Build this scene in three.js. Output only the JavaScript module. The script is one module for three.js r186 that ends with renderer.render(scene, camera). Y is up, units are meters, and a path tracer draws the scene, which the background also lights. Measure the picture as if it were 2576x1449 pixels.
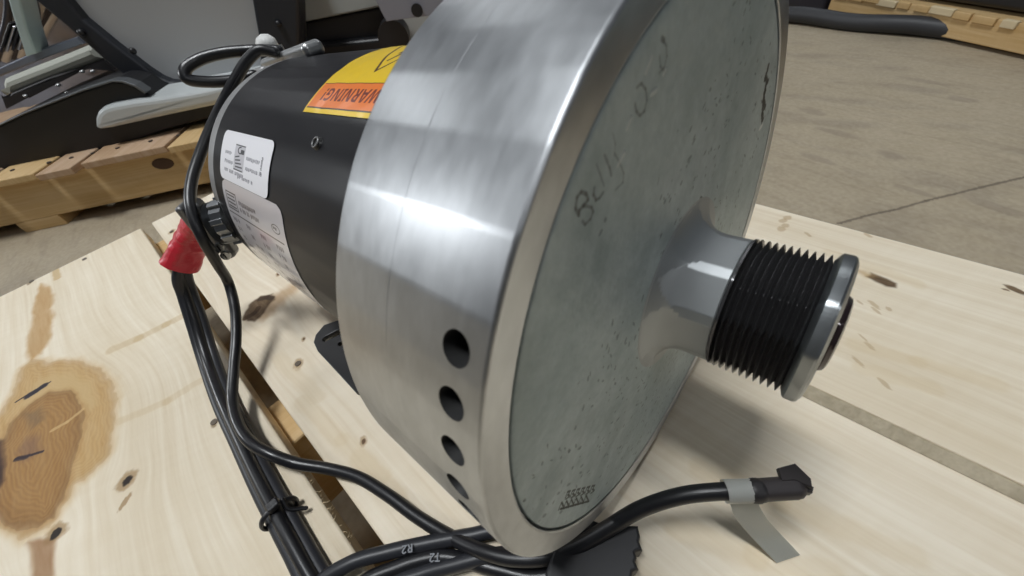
import * as THREE from 'three';
import { mergeGeometries, mergeVertices, toCreasedNormals } from 'three/addons/utils/BufferGeometryUtils.js';
import { RoundedBoxGeometry } from 'three/addons/geometries/RoundedBoxGeometry.js';
import { RectAreaLightUniformsLib } from 'three/addons/lights/RectAreaLightUniformsLib.js';
import { FontLoader } from 'three/addons/loaders/FontLoader.js';
import { TextGeometry } from 'three/addons/geometries/TextGeometry.js';
import { Brush, Evaluator, SUBTRACTION } from 'three-bvh-csg';

// ---------------------------------------------------------------- camera, light, exposure
const scene = new THREE.Scene();
const camera = new THREE.PerspectiveCamera(74.37, 1024 / 576, 0.01, 60);
camera.position.set(0.0289, 0.2109, 0.1017);
camera.rotation.set(-0.7975, 0.8764, -0.2053, 'YXZ');
camera.focus = 0.2; camera.userData.fStop = 17;
camera.updateMatrixWorld(true);
const renderer = new THREE.WebGLRenderer({ antialias: true });
renderer.toneMapping = THREE.LinearToneMapping;
renderer.toneMappingExposure = 0.95;
renderer.shadowMap.enabled = true;
scene.background = new THREE.Color().setRGB(0.046, 0.05, 0.057);   // the dim hall around, seen only in reflections
RectAreaLightUniformsLib.init();

const V = (x, y, z) => new THREE.Vector3(x, y, z);
let seed = 7;
const rnd = () => { seed = (seed * 1664525 + 1013904223) >>> 0; return seed / 4294967296; };
const rr = (a, b) => a + (b - a) * rnd();
const used = new Map();
function numbered(name) { const n = used.get(name) ?? 0; used.set(name, n + 1); return n ? `${name}_${String(n).padStart(3, '0')}` : name; }
function shade(o) { o.traverse((m) => { if (m.isMesh) { m.castShadow = true; m.receiveShadow = true; } }); return o; }
function thing(name, label, category, group) {
  const o = new THREE.Group(); o.name = numbered(name); o.userData = { label, category };
  if (group) o.userData.group = group; scene.add(o); return o;
}
function part(name, geo, mat, parent, label) {
  const m = new THREE.Mesh(geo, mat); m.name = name; if (label) m.userData.label = label;
  m.castShadow = m.receiveShadow = true; parent.add(m); return m;
}
function single(name, geo, mat, label, category, group) {
  const m = part(numbered(name), geo, mat, scene); m.userData = { label, category }; if (group) m.userData.group = group; return m;
}
function struct(name, geo, mat) { const m = part(name, geo, mat, scene); m.userData = { kind: 'structure' }; return m; }
const sm = (c, rough, metal = 0, extra = {}) => new THREE.MeshStandardMaterial({ color: new THREE.Color().setRGB(...c), roughness: rough, metalness: metal, ...extra });
const pm = (c, rough, metal = 0, extra = {}) => new THREE.MeshPhysicalMaterial({ color: new THREE.Color().setRGB(...c), roughness: rough, metalness: metal, ...extra });

// photo pixel (2576 x 1449 frame) -> direction; depth always from a surface the thing touches
const FOC = 954.93, EYE = camera.position.clone();
const dir = (px, py) => V((px - 1288) / FOC, -(py - 724.5) / FOC, -1).applyQuaternion(camera.quaternion).normalize();
const G = (px, py, y = 0) => { const d = dir(px, py); return EYE.clone().addScaledVector(d, (y - EYE.y) / d.y); };
const X = (px, py, x) => { const d = dir(px, py); return EYE.clone().addScaledVector(d, (x - EYE.x) / d.x); };
const Z = (px, py, z) => { const d = dir(px, py); return EYE.clone().addScaledVector(d, (z - EYE.z) / d.z); };

// ---------------------------------------------------------------- ceiling lamps
const FLOOR = -0.14, LAMP = sm([0.8, 0.8, 0.8], 0.5), TUBE = new THREE.MeshStandardMaterial({ color: 0x888888, emissive: new THREE.Color().setRGB(0.95, 0.98, 1.0), emissiveIntensity: 9 });
function lamp(x, z, power, len = 2.4, y = 3.1) {
  const o = thing('ceiling_lamp', 'long white strip lamp hanging under the hall ceiling', 'lamp', 'strip lamps of the hall');
  o.position.set(x, y, z);
  part('housing', new THREE.BoxGeometry(len, 0.08, 0.3).translate(0, 0.05, 0), LAMP, o);
  part('diffuser', new THREE.BoxGeometry(len - 0.04, 0.01, 0.26), TUBE, o);
  const l = new THREE.RectAreaLight(new THREE.Color().setRGB(0.95, 0.98, 1.0), power, len - 0.04, 0.26);
  l.position.set(0, -0.012, 0); l.rotation.x = -Math.PI / 2; o.add(l);
}
for (const [x, z, p, l] of [[-0.55, 0.42, 62, 1.2], [-6.0, 4.1, 140], [-5.6, 0.2, 5], [-5.2, -3.4, 5], [-0.9, -3.6, 3], [3.8, 0.2, 5]]) lamp(x, z, p, l);

// the phone that takes the picture: it hangs over the boards and shades them
{
  const o = thing('phone', 'black phone held over the boards, lens towards the motor', 'phone');
  o.quaternion.copy(camera.quaternion); o.position.copy(camera.position).add(V(-0.03, -0.03, 0.016).applyQuaternion(camera.quaternion));
  part('case', new RoundedBoxGeometry(0.162, 0.076, 0.009, 3, 0.004).translate(0, 0, 0.005), sm([0.02, 0.02, 0.02], 0.5), o);
}

// ---------------------------------------------------------------- painter for computed textures
function hash(x, y, s) { let h = (x * 374761393 + y * 668265263 + s * 974634777) | 0; h = Math.imul(h ^ (h >>> 13), 1274126177); return ((h ^ (h >>> 16)) >>> 0) / 4294967296; }
function noise(x, y, s = 0) {
  const xi = Math.floor(x), yi = Math.floor(y), fx = x - xi, fy = y - yi, u = fx * fx * (3 - 2 * fx), v = fy * fy * (3 - 2 * fy);
  const a = hash(xi, yi, s), b = hash(xi + 1, yi, s), c = hash(xi, yi + 1, s), d = hash(xi + 1, yi + 1, s);
  return a + (b - a) * u + (c - a) * v + (a - b - c + d) * u * v;
}
const fbm = (x, y, s = 0, o = 4) => { let t = 0, a = 0.5, n = 0; for (let i = 0; i < o; i++) { t += a * noise(x, y, s + i * 17); n += a; a *= 0.55; x *= 2.03; y *= 2.03; } return t / n; };
const sstep = (a, b, x) => { const t = Math.min(1, Math.max(0, (x - a) / (b - a))); return t * t * (3 - 2 * t); };
function segDist(x, y, ax, ay, bx, by) { const dx = bx - ax, dy = by - ay, t = Math.min(1, Math.max(0, ((x - ax) * dx + (y - ay) * dy) / (dx * dx + dy * dy + 1e-12))); return Math.hypot(x - ax - t * dx, y - ay - t * dy); }
class Paint {          // a rectangle [x0,x1] x [y0,y1] in metres; u along x, v along y
  constructor(x0, x1, y0, y1, w, h, colour, relief) {
    Object.assign(this, { x0, x1, y0, y1, w, h }); this.c = new Float32Array(w * h * 3); this.b = new Float32Array(w * h).fill(0.5);
    for (let j = 0; j < h; j++) for (let i = 0; i < w; i++) {
      const x = x0 + (x1 - x0) * (i + 0.5) / w, y = y0 + (y1 - y0) * (j + 0.5) / h, k = j * w + i, c = colour(x, y);
      this.c[k * 3] = c[0]; this.c[k * 3 + 1] = c[1]; this.c[k * 3 + 2] = c[2]; if (relief) this.b[k] = relief(x, y);
    }
  }
  region(bx0, bx1, by0, by1, f) {
    const { x0, x1, y0, y1, w, h } = this, ii = (x) => (x - x0) / (x1 - x0) * w, jj = (y) => (y - y0) / (y1 - y0) * h;
    for (let j = Math.max(0, Math.floor(jj(by0))); j < Math.min(h, jj(by1)); j++) for (let i = Math.max(0, Math.floor(ii(bx0))); i < Math.min(w, ii(bx1)); i++) {
      const k = j * w + i, r = f(x0 + (x1 - x0) * (i + 0.5) / w, y0 + (y1 - y0) * (j + 0.5) / h); if (!r || r[1] <= 0) continue;
      const [col, a, db] = r; for (let n = 0; n < 3; n++) this.c[k * 3 + n] += (col[n] - this.c[k * 3 + n]) * a; if (db) this.b[k] += db * a;
    }
  }
  poly(pts, col, alpha, soft = 0.002, warp = 0.002, rim = null, s = 3) {
    const xs = pts.map((p) => p[0]), ys = pts.map((p) => p[1]), m = soft + warp * 2;
    this.region(Math.min(...xs) - m, Math.max(...xs) + m, Math.min(...ys) - m, Math.max(...ys) + m, (x, y) => {
      const wx = x + warp * 2 * (fbm(x * 60, y * 90, s, 3) - 0.5), wy = y + warp * 2 * (fbm(x * 60, y * 90, s + 9, 3) - 0.5);
      let inside = false, d = 1e9;
      for (let i = 0, j = pts.length - 1; i < pts.length; j = i++) {
        const [ax, ay] = pts[i], [bx, by] = pts[j];
        if (ay > wy !== by > wy && wx < (bx - ax) * (wy - ay) / (by - ay) + ax) inside = !inside;
        d = Math.min(d, segDist(wx, wy, ax, ay, bx, by));
      }
      const sd = inside ? d : -d, a = sstep(-soft, soft, sd);
      const g = 0.82 + 0.36 * fbm(x * 60, y * 420, s + 5);
      const gr = rim ? 0.5 + 0.5 * Math.sin(d * 2400 + 9 * fbm(x * 70, y * 70, s + 2, 3)) : 0;
      const c = rim && inside ? col.map((v, n) => v + (rim[n] - v) * Math.min(1, Math.exp(-d / 0.003) + 0.3 * gr)) : col;
      return [c, Math.min(1, alpha * a * g)];
    });
  }
  stroke(pts, wd, col, alpha, db = 0, rough = 0.5, s = 11) {
    for (let i = 0; i + 1 < pts.length; i++) {
      const [ax, ay] = pts[i], [bx, by] = pts[i + 1];
      this.region(Math.min(ax, bx) - wd * 2, Math.max(ax, bx) + wd * 2, Math.min(ay, by) - wd * 2, Math.max(ay, by) + wd * 2, (x, y) => {
        const d = segDist(x, y, ax, ay, bx, by) + wd * rough * (fbm(x * 0.9 / wd, y * 0.9 / wd, s) - 0.5);
        return [col, alpha * (1 - sstep(wd * 0.55, wd * 1.1, d)), db];
      });
    }
  }
  spot(x, y, rx, ry, rot, col, alpha, db = 0, s = 21) {
    const r = Math.max(rx, ry) * 1.7, c = Math.cos(rot), q = Math.sin(rot);
    this.region(x - r, x + r, y - r, y + r, (px, py) => {
      const dx = px - x, dy = py - y, e = Math.hypot((dx * c + dy * q) / rx, (-dx * q + dy * c) / ry) + 0.7 * (fbm(px * 1.3 / rx, py * 1.3 / ry, s) - 0.5);
      return [col, alpha * (1 - sstep(0.6, 1.05, e)), db];
    });
  }
  maps(withBump = true) {
    const { w, h } = this, out = {}, data = new Uint8Array(w * h * 4);
    for (let k = 0; k < w * h; k++) { for (let n = 0; n < 3; n++) data[k * 4 + n] = Math.max(0, Math.min(255, this.c[k * 3 + n])); data[k * 4 + 3] = 255; }
    out.map = tex(data, w, h, true);
    if (withBump) { const bd = new Uint8Array(w * h * 4); for (let k = 0; k < w * h; k++) { const v = Math.max(0, Math.min(255, this.b[k] * 255)); bd[k * 4] = bd[k * 4 + 1] = bd[k * 4 + 2] = v; bd[k * 4 + 3] = 255; } out.bumpMap = tex(bd, w, h, false); }
    return out;
  }
}
function tex(data, w, h, srgb) {
  const t = new THREE.DataTexture(data, w, h, THREE.RGBAFormat); t.wrapS = t.wrapT = THREE.RepeatWrapping; t.magFilter = THREE.LinearFilter; t.minFilter = THREE.LinearMipmapLinearFilter; t.generateMipmaps = true;
  if (srgb) t.colorSpace = THREE.SRGBColorSpace; t.needsUpdate = true; return t;
}
const mix = (a, b, t) => a.map((v, i) => v + (b[i] - v) * t);

// ---------------------------------------------------------------- floor
{
  const S = 3;
  const P = new Paint(-S / 2, S / 2, -S / 2, S / 2, 2048, 2048, (x, y) => {
    const gt = fbm(x * 260, y * 260, 47, 2) - 0.5, sc = sstep(0.62, 0.72, fbm(x * 14 + y * 30, y * 150 - x * 40, 48, 2)); const a = fbm(x * 2.2, y * 2.2, 40, 4), b = fbm(x * 26, y * 60, 41, 3), c = fbm(x * 9 + y * 4, y * 22, 44, 3);
    let col = mix([158, 146, 125], [186, 172, 148], a); col = mix(col, [128, 118, 105], sstep(0.5, 0.85, c) * 0.28); col = mix(col, [124, 113, 98], sc * 0.12); return mix(col, [196, 186, 170], (b - 0.5) * 0.3).map((v) => v + 18 * gt);
  }, (x, y) => fbm(x * 60, y * 60, 43, 3));
  const crack = [[2110, 562], [2190, 540], [2250, 528], [2330, 505], [2400, 488], [2490, 466], [2576, 446], [2760, 400]].map(([a, b]) => { const p = G(a, b, FLOOR); return [p.x, p.z]; });
  P.stroke(crack, 0.0022, [104, 94, 80], 0.75, -0.3, 1.2);
  for (const [a, b] of [[2040, 280], [2110, 335], [2240, 390], [2300, 480], [2420, 250], [2330, 205], [2060, 400], [2500, 520]]) { const p = G(a, b, FLOOR); P.spot(p.x, p.z, rr(0.02, 0.05), rr(0.006, 0.012), 0.3, [128, 117, 104], 0.3); }
  const g = new THREE.BoxGeometry(24, 0.1, 24).translate(0, FLOOR - 0.05, 0), p = g.attributes.position, uv = g.attributes.uv;
  for (let i = 0; i < p.count; i++) uv.setXY(i, p.getX(i) / S + 0.5, p.getZ(i) / S + 0.5);
  struct('floor', g, new THREE.MeshStandardMaterial({ ...P.maps(), bumpScale: 0.0006, roughness: 0.75 }));
}

// ---------------------------------------------------------------- wood
const B2 = (px, py, y = 0) => { const p = G(px, py, y); return [p.x, p.z]; };
function woodColour(tint, s, fine = 1, knots = []) {
  return (x, y) => {
    let wv = y + 0.006 * (fbm(x * 5, y * 6, s) - 0.5); for (const [kx, ky, rx, ry] of knots) wv -= (y - ky) * 0.8 * Math.exp(-0.5 * (((x - kx) / rx) ** 2 + ((y - ky) / ry) ** 2));
    const g1 = fbm(x * 3, wv * 90, s + 1, 3), g2 = fbm(x * 14, wv * 420, s + 2, 3), blot = fbm(x * 9, y * 14, s + 3, 3), saw = fbm(x * 260 + y * 90, y * 12, s + 4, 2);
    const t = 0.34 * (g1 - 0.5) + 0.34 * (g2 - 0.5) * fine + 0.3 * (blot - 0.5) + 0.07 * (saw - 0.5);
    return [tint[0] + 46 * t, tint[1] + 58 * t, tint[2] + 74 * t];
  };
}
const woodRelief = (s) => (x, y) => 0.5 + 0.5 * (fbm(x * 20, y * 500, s, 3) - 0.5) + 0.1 * (fbm(x * 300 + y * 100, y * 60, s + 8, 2) - 0.5);
function plank(len, t, wid, bevel = 0.0018) { return new RoundedBoxGeometry(len, t, wid, 2, bevel); }
function woodUV(g, paint) {    // long axis x, width z: top and sides unfold across the width
  const p = g.attributes.position, n = g.attributes.normal, uv = g.attributes.uv;
  for (let i = 0; i < p.count; i++) {
    let x = p.getX(i), y = p.getZ(i); if (Math.abs(n.getZ(i)) > 0.7) y += p.getY(i) * Math.sign(n.getZ(i)); if (Math.abs(n.getX(i)) > 0.7) x += p.getY(i) * 0.6;
    uv.setXY(i, (x - paint.x0) / (paint.x1 - paint.x0), (y - paint.y0) / (paint.y1 - paint.y0));
  }
  return g;
}
const wmat = (P, extra = {}) => new THREE.MeshStandardMaterial({ ...P.maps(), bumpScale: 0.0006, roughness: 0.78, ...extra });

const XE = -0.568, GL = 0.1475, GR = 0.1365, ZB = -0.0605, ZC = -0.2144, HR = 0.005, XN = 0.62;
const pallet = thing('pallet', 'pale new timber pallet carrying the motor and its flywheel', 'pallet');
{
  // broad board with the large knot
  const P = new Paint(-0.58, 0.25, GL - 0.02, GL + 0.16, 2048, 512, woodColour([234, 220, 195], 100, 1.1, [[...B2(110, 1130), 0.05, 0.045], [...B2(320, 1208), 0.012, 0.008], [...B2(141, 1342), 0.012, 0.008]]), woodRelief(110));
  const k = (cx, cy) => B2(cx * 0.4214, 838.5 + cy * 0.4214);
  P.poly([[100, 715], [128, 720], [135, 800], [128, 850], [108, 888], [78, 905], [62, 890], [78, 820], [88, 770]].map((q) => B2(...q)), [184, 142, 88], 0.75, 0.003, 0.003);
  P.poly([[130, 210], [190, 150], [300, 172], [450, 165], [580, 200], [670, 280], [705, 380], [695, 560], [650, 720], [560, 830], [500, 880], [440, 900], [400, 1020], [340, 1110], [300, 1170], [180, 1205], [60, 1170], [-60, 1100], [-80, 600], [0, 480], [60, 380], [110, 280]].map((q) => k(...q)), [194, 154, 94], 0.78, 0.006, 0.004, [166, 122, 66]);
  P.poly([[210, 300], [330, 240], [470, 235], [560, 320], [575, 420], [520, 470], [500, 400], [400, 340], [300, 350], [180, 420], [110, 440]].map((q) => k(...q)), [205, 176, 126], 0.7, 0.004, 0.003);
  P.poly([[20, 640], [60, 540], [180, 420], [300, 350], [420, 340], [490, 420], [498, 520], [480, 640], [430, 820], [390, 980], [330, 1100], [230, 1170], [100, 1160], [-60, 1080], [-70, 700]].map((q) => k(...q)), [164, 120, 66], 0.75, 0.0045, 0.003, [112, 76, 40]);
  P.poly([[160, 470], [240, 440], [260, 520], [200, 560]].map((q) => k(...q)), [112, 92, 70], 0.55, 0.004, 0.004);
  P.poly([[110, 700], [170, 610], [250, 620], [260, 700], [150, 760]].map((q) => k(...q)), [122, 90, 74], 0.55, 0.004, 0.004);
  P.poly([[-70, 640], [10, 650], [32, 760], [24, 880], [-40, 960], [-90, 800]].map((q) => k(...q)), [58, 36, 28], 0.9, 0.003, 0.003);
  P.stroke([[95, 410], [150, 375], [200, 350], [255, 320], [300, 290]].map((q) => k(...q)), 0.0009, [30, 26, 36], 0.95, -0.5); P.stroke([[165, 375], [215, 345], [265, 312]].map((q) => k(...q)), 0.0032, [38, 33, 44], 0.95, -0.5);
  P.stroke([[95, 750], [150, 738], [200, 722], [255, 705]].map((q) => k(...q)), 0.0011, [46, 34, 40], 0.9, -0.4); P.stroke([[100, 750], [160, 737]].map((q) => k(...q)), 0.0022, [52, 38, 42], 0.8, -0.3);
  P.stroke([[310, 580], [400, 530], [495, 455]].map((q) => k(...q)), 0.0017, [206, 172, 118], 0.8, 0.2);
  P.poly([[170, 1240], [330, 1215], [318, 1330], [320, 1500], [190, 1500]].map((q) => k(...q)), [150, 108, 70], 0.75, 0.002, 0.002);
  for (const [cx, cy, r] of [[335, 1195, 0.0036], [760, 878, 0.0036], [1530 / 2, 1300, 0]]) if (r) { const q = k(cx, cy); P.spot(q[0], q[1], r * 1.9, r * 1.9, 0, [150, 116, 74], 0.6); P.spot(q[0], q[1], r, r * 0.8, 0.4, [34, 24, 18], 0.95, -0.5); }
  { const q = k(742, 1010); P.spot(q[0], q[1], 0.006, 0.002, 0.9, [160, 128, 88], 0.7); }
  for (const [px, py, r] of [[539, 1066, 0.0026], [212, 652, 0.002], [75, 711, 0.003]]) { const q = B2(px, py); P.spot(q[0], q[1], r * 1.6, r, 0.5, [120, 94, 62], 0.6, -0.2); }
  P.stroke([[280, 880], [350, 850], [420, 815], [470, 790]].map((q) => B2(...q)), 0.005, [196, 166, 118], 0.35); P.stroke([[300, 1060], [420, 1010], [500, 960]].map((q) => B2(...q)), 0.004, [202, 174, 128], 0.25);
  P.stroke([[140, 680], [145, 700]].map((q) => B2(...q)), 0.004, [196, 164, 112], 0.6);
  const W = 0.145, mat = wmat(P), g = plank(XN - XE, 0.018, W).translate((XN + XE) / 2, -0.009, GL + W / 2);
  const bd = part('board', woodUV(g, P), mat, pallet, 'broad board with a large brown knot');
  // torn fibres along its sawn edge
  const slivers = [];
  for (let i = 0; i < 130; i++) {
    const x = i < 25 ? rr(-0.56, -0.52) : rr(-0.15, 0.02), L = rr(0.0015, 0.005);
    const c = new THREE.ConeGeometry(rr(0.0002, 0.0004), L, 4).rotateX(-Math.PI / 2 + rr(-0.5, 0.25)).rotateY(rr(-0.9, 0.9)); slivers.push(c.translate(x, rr(-0.007, -0.0005), GL - L * 0.32));
  }
  const sv = part('torn_fibre', mergeGeometries(slivers), sm([0.62, 0.5, 0.32], 0.9), bd); sv.userData.kind = 'stuff';
}
{
  // middle board under the motor
  const P = new Paint(-0.58, 0.25, ZB - 0.01, GR + 0.01, 2048, 512, woodColour([236, 222, 198], 200, 1.1, [[...B2(650, 775), 0.03, 0.016], [...B2(750, 915), 0.012, 0.007]]), woodRelief(210));
  const q1 = [[612, 795], [628, 765], [655, 745], [682, 742], [690, 756], [670, 775], [655, 795], [640, 808], [620, 806]].map((q) => B2(...q));
  P.poly([[640, 800], [690, 745], [760, 700], [770, 712], [705, 770], [660, 806]].map((q) => B2(...q)), [176, 136, 92], 0.5, 0.005, 0.005);
  P.poly(q1, [112, 84, 52], 0.85, 0.0018, 0.0035, [70, 50, 32]);
  P.stroke([[655, 752], [672, 748], [684, 750]].map((q) => B2(...q)), 0.003, [66, 48, 32], 0.8, -0.2); P.stroke([[618, 800], [640, 788], [650, 775]].map((q) => B2(...q)), 0.003, [84, 60, 36], 0.8, -0.2);
  for (const [px, py, r] of [[750, 915, 0.003], [764, 853, 0.0015], [432, 583, 0.003], [700, 690, 0.002], [915, 1110, 0.002]]) { const q = B2(px, py); P.spot(q[0], q[1], r * 2, r * 1.4, 0.5, [160, 126, 84], 0.5); P.spot(q[0], q[1], r, r * 0.7, 0.5, [86, 62, 40], 0.85, -0.3); }
  for (const pts of [[[760, 1010], [860, 1105], [960, 1200]], [[700, 900], [800, 1000]], [[900, 1150], [1000, 1250]], [[1700, 1330], [1900, 1400], [2100, 1449]], [[1760, 1180], [1960, 1260], [2300, 1400]]]) P.stroke(pts.map((q) => B2(...q)), 0.006, [214, 190, 150], 0.22);
  const W = GR - ZB - 0.0004; part('board', woodUV(plank(XN - XE, 0.018, W).translate((XN + XE) / 2, -0.009, ZB + 0.0002 + W / 2), P), wmat(P), pallet, 'board with a small torn knot under the motor');
}
{
  // raised right board, rough grey sawn edge
  const P = new Paint(-0.2, 0.25, ZC - 0.01, ZB + 0.01, 1024, 512, woodColour([236, 222, 197], 300), woodRelief(310));
  const C = (cx, cy) => B2((2300 + 0.6004 * cx) / 1.4907, (750 + 0.6004 * cy) / 1.4907, HR);
  P.poly([[1570, 475], [1600, 455], [1640, 470], [1700, 490], [1755, 515], [1750, 540], [1690, 530], [1620, 500]].map((q) => C(...q)), [112, 88, 58], 0.9, 0.0015, 0.002, [80, 60, 40]);
  P.poly([[1480, 430], [1560, 440], [1620, 470], [1560, 480]].map((q) => C(...q)), [190, 156, 106], 0.6, 0.003, 0.003);
  P.spot(...C(2515, 562), 0.007, 0.0025, 0.4, [98, 76, 52], 0.85, -0.2); P.spot(...C(2450, 560), 0.002, 0.001, 0, [110, 86, 60], 0.7);
  for (const [a, b] of [[1060, 130], [1075, 160], [1050, 180], [1090, 110]]) P.spot(...C(a, b), 0.003, 0.004, 0.3, [186, 160, 124], 0.55);
  for (const [a, b] of [[1590, 220], [1215, 215], [1540, 640], [1630, 655], [1690, 1145], [1560, 860], [1640, 690], [1720, 680], [1600, 910], [1530, 1010]]) P.spot(...C(a, b), rr(0.002, 0.005), rr(0.0008, 0.0018), 0.6, [178, 150, 110], 0.45, -0.1);
  for (const pts of [[[1500, 900], [1900, 1010], [2400, 1150]], [[1550, 1050], [2000, 1180]], [[1350, 330], [1900, 520]]]) P.stroke(pts.map((q) => C(...q)), 0.005, [216, 192, 150], 0.22);
  const W = ZB - 0.0043 - ZC, mat = wmat(P);
  part('board', woodUV(plank(XN - XE, 0.028, W, 0.0006).translate((XN + XE) / 2, -0.014 + HR, ZC + W / 2), P), mat, pallet, 'thicker board with a rough grey sawn edge');
  // the weathered sawn face of that edge
  const E = new Paint(-0.2, 0.25, 0, 0.02, 1024, 64, (x, y) => { const t = fbm(x * 420, y * 260, 330, 3), u = fbm(x * 40, y * 60, 331, 2); return mix([168, 156, 132], [214, 202, 178], 0.6 * t + 0.4 * u); }, (x, y) => fbm(x * 420, y * 260, 330, 3));
  const g = new THREE.PlaneGeometry(XN - XE - 0.006, 0.0074, 300, 4), p = g.attributes.position, uv = g.attributes.uv;
  for (let i = 0; i < p.count; i++) { const x = p.getX(i) + (XN + XE) / 2, y = p.getY(i); uv.setXY(i, (x + 0.2) / 0.45, (y + 0.005) / 0.02); p.setZ(i, 0.0009 * (fbm(x * 500, y * 500, 337, 2) - 0.4)); }
  g.computeVertexNormals(); g.rotateX(-0.82).translate((XN + XE) / 2, 0.0021, ZB - 0.0021);
  part('sawn_edge', g, new THREE.MeshStandardMaterial({ ...E.maps(), bumpScale: 0.001, roughness: 0.9 }), pallet.children[pallet.children.length - 1], 'rough grey sawn edge');
}
const YW = new Paint(-0.5, 0.5, -0.1, 0.1, 1024, 256, woodColour([206, 174, 124], 400, 1.2), woodRelief(410));
const yellow = wmat(YW), PW = new Paint(-0.5, 0.5, -0.1, 0.1, 512, 128, woodColour([188, 158, 128], 430, 1.2), woodRelief(440)), reddish = wmat(PW), paleWood = sm([0.68, 0.56, 0.36], 0.85);
for (const x of [-0.535, -0.192, 0.2]) part('stringer', woodUV(plank(0.3 - ZC, 0.085, 0.042).rotateY(0), YW).rotateY(Math.PI / 2).translate(x, -0.0185 - 0.0425, (0.3 + ZC) / 2), yellow, pallet);
for (const z of [0.3, 0.02, -0.155]) part('bottom_board', woodUV(plank(XN - XE, 0.016, 0.1), YW).translate((XN + XE) / 2, FLOOR + 0.0265, z).translate(0, -0.0184, 0), yellow, pallet);
for (const x of [-0.535, -0.192, 0.2]) for (const z of [0.3, 0.02, -0.155]) part('spacer', plank(0.05, 0.0196, 0.09).translate(x, FLOOR + 0.0263, z), yellow, pallet);
{
  const nm = sm([0.16, 0.13, 0.1], 0.5, 0.6), ng = new THREE.CylinderGeometry(0.0022, 0.0022, 0.0012, 12);
  for (const [px, py, y] of [[80, 708, 0], [213, 652, 0], [432, 583, 0], [539, 1062, 0], [750, 915, 0]]) part('nail_head', ng.clone().translate(...G(px, py, y).toArray()), nm, pallet);
}

// ---------------------------------------------------------------- motor with flywheel
const PITCH = 0.0965, YAW = 0.0379, RF = 0.1, WF = 0.0535, RG = 0.0919, RM = 0.0799;
const motor = thing('electric_motor', 'black electric motor with heavy silver flywheel and ribbed belt pulley', 'motor');
motor.position.set(0, WF * Math.sin(PITCH) + RF * Math.cos(PITCH), 0);
const AX = V(Math.cos(PITCH) * Math.cos(YAW), Math.sin(PITCH), -Math.cos(PITCH) * Math.sin(YAW)), AU = new THREE.Vector3().crossVectors(AX, V(0, 1, 0)).normalize(), AW = new THREE.Vector3().crossVectors(AU, AX);
motor.quaternion.setFromRotationMatrix(new THREE.Matrix4().makeBasis(AX, AW, AU)); motor.updateMatrixWorld(true);
const toMotor = (p) => motor.worldToLocal(p.clone()), onMotor = (off, r, deg) => V(off, r * Math.sin(deg * Math.PI / 180), r * Math.cos(deg * Math.PI / 180));
const inWorld = (off, r, deg) => motor.localToWorld(onMotor(off, r, deg));
function latheX(pts, seg = 160, crease = 0.5) {        // pts [offset, radius]; the sweep is about the local x axis
  const g = new THREE.LatheGeometry(pts.map(([o, r]) => new THREE.Vector2(r, o)), seg).rotateZ(-Math.PI / 2);
  return crease ? toCreasedNormals(g, crease) : g;
}
function arc(cx, cy, r, a0, a1, n) { return Array.from({ length: n + 1 }, (_, i) => { const a = (a0 + (a1 - a0) * i / n) * Math.PI / 180; return [cx + r * Math.cos(a), cy + r * Math.sin(a)]; }); }

// turned metal of the rim: fine lathe lines round the wheel, cloudy patches of handling
function metalMaps(s, w, h, lineFreq, base) {
  const rough = new Uint8Array(w * h * 4), bump = new Uint8Array(w * h * 4), col = new Uint8Array(w * h * 4);
  for (let j = 0; j < h; j++) for (let i = 0; i < w; i++) {
    const k = (j * w + i) * 4, u = i / w, v = j / h, cl = fbm(u * 40, v * 8, s, 4), ln = fbm(u * 3, v * lineFreq, s + 1, 3), sp = noise(u * w / 3, v * h / 3, s + 2);
    const cu = fbm(u * 110, v * 22, s + 6, 3);
    const r = base + 6 * (cl - 0.5) + 12 * (cu - 0.5) + 4 * (ln - 0.5); rough[k] = 255; rough[k + 1] = Math.max(20, Math.min(255, r)); rough[k + 2] = 255; rough[k + 3] = 255;
    const b = 128 + 20 * (ln - 0.5) + 60 * (sp - 0.5) + 10 * (cu - 0.5); bump[k] = bump[k + 1] = bump[k + 2] = b; bump[k + 3] = 255;
    const c = 196 + 12 * (cl - 0.5) + 20 * (cu - 0.5) + 2 * (ln - 0.5); col[k] = c - 3; col[k + 1] = c; col[k + 2] = c + 3; col[k + 3] = 255;
  }
  return { map: tex(col, w, h, true), roughnessMap: tex(rough, w, h, false), bumpMap: tex(bump, w, h, false) };
}
const turned = new THREE.MeshPhysicalMaterial({ ...metalMaps(500, 1024, 256, 90, 96), metalness: 1, roughness: 1, bumpScale: 0.000008 });
const hubMetal = pm([0.42, 0.44, 0.45], 0.52, 0.85, { bumpMap: turned.bumpMap, bumpScale: 0.000008 });
const hole = pm([0.07, 0.07, 0.07], 0.6, 0.6);  // drilled walls coloured far darker than the rim, painting in the shade inside

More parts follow.
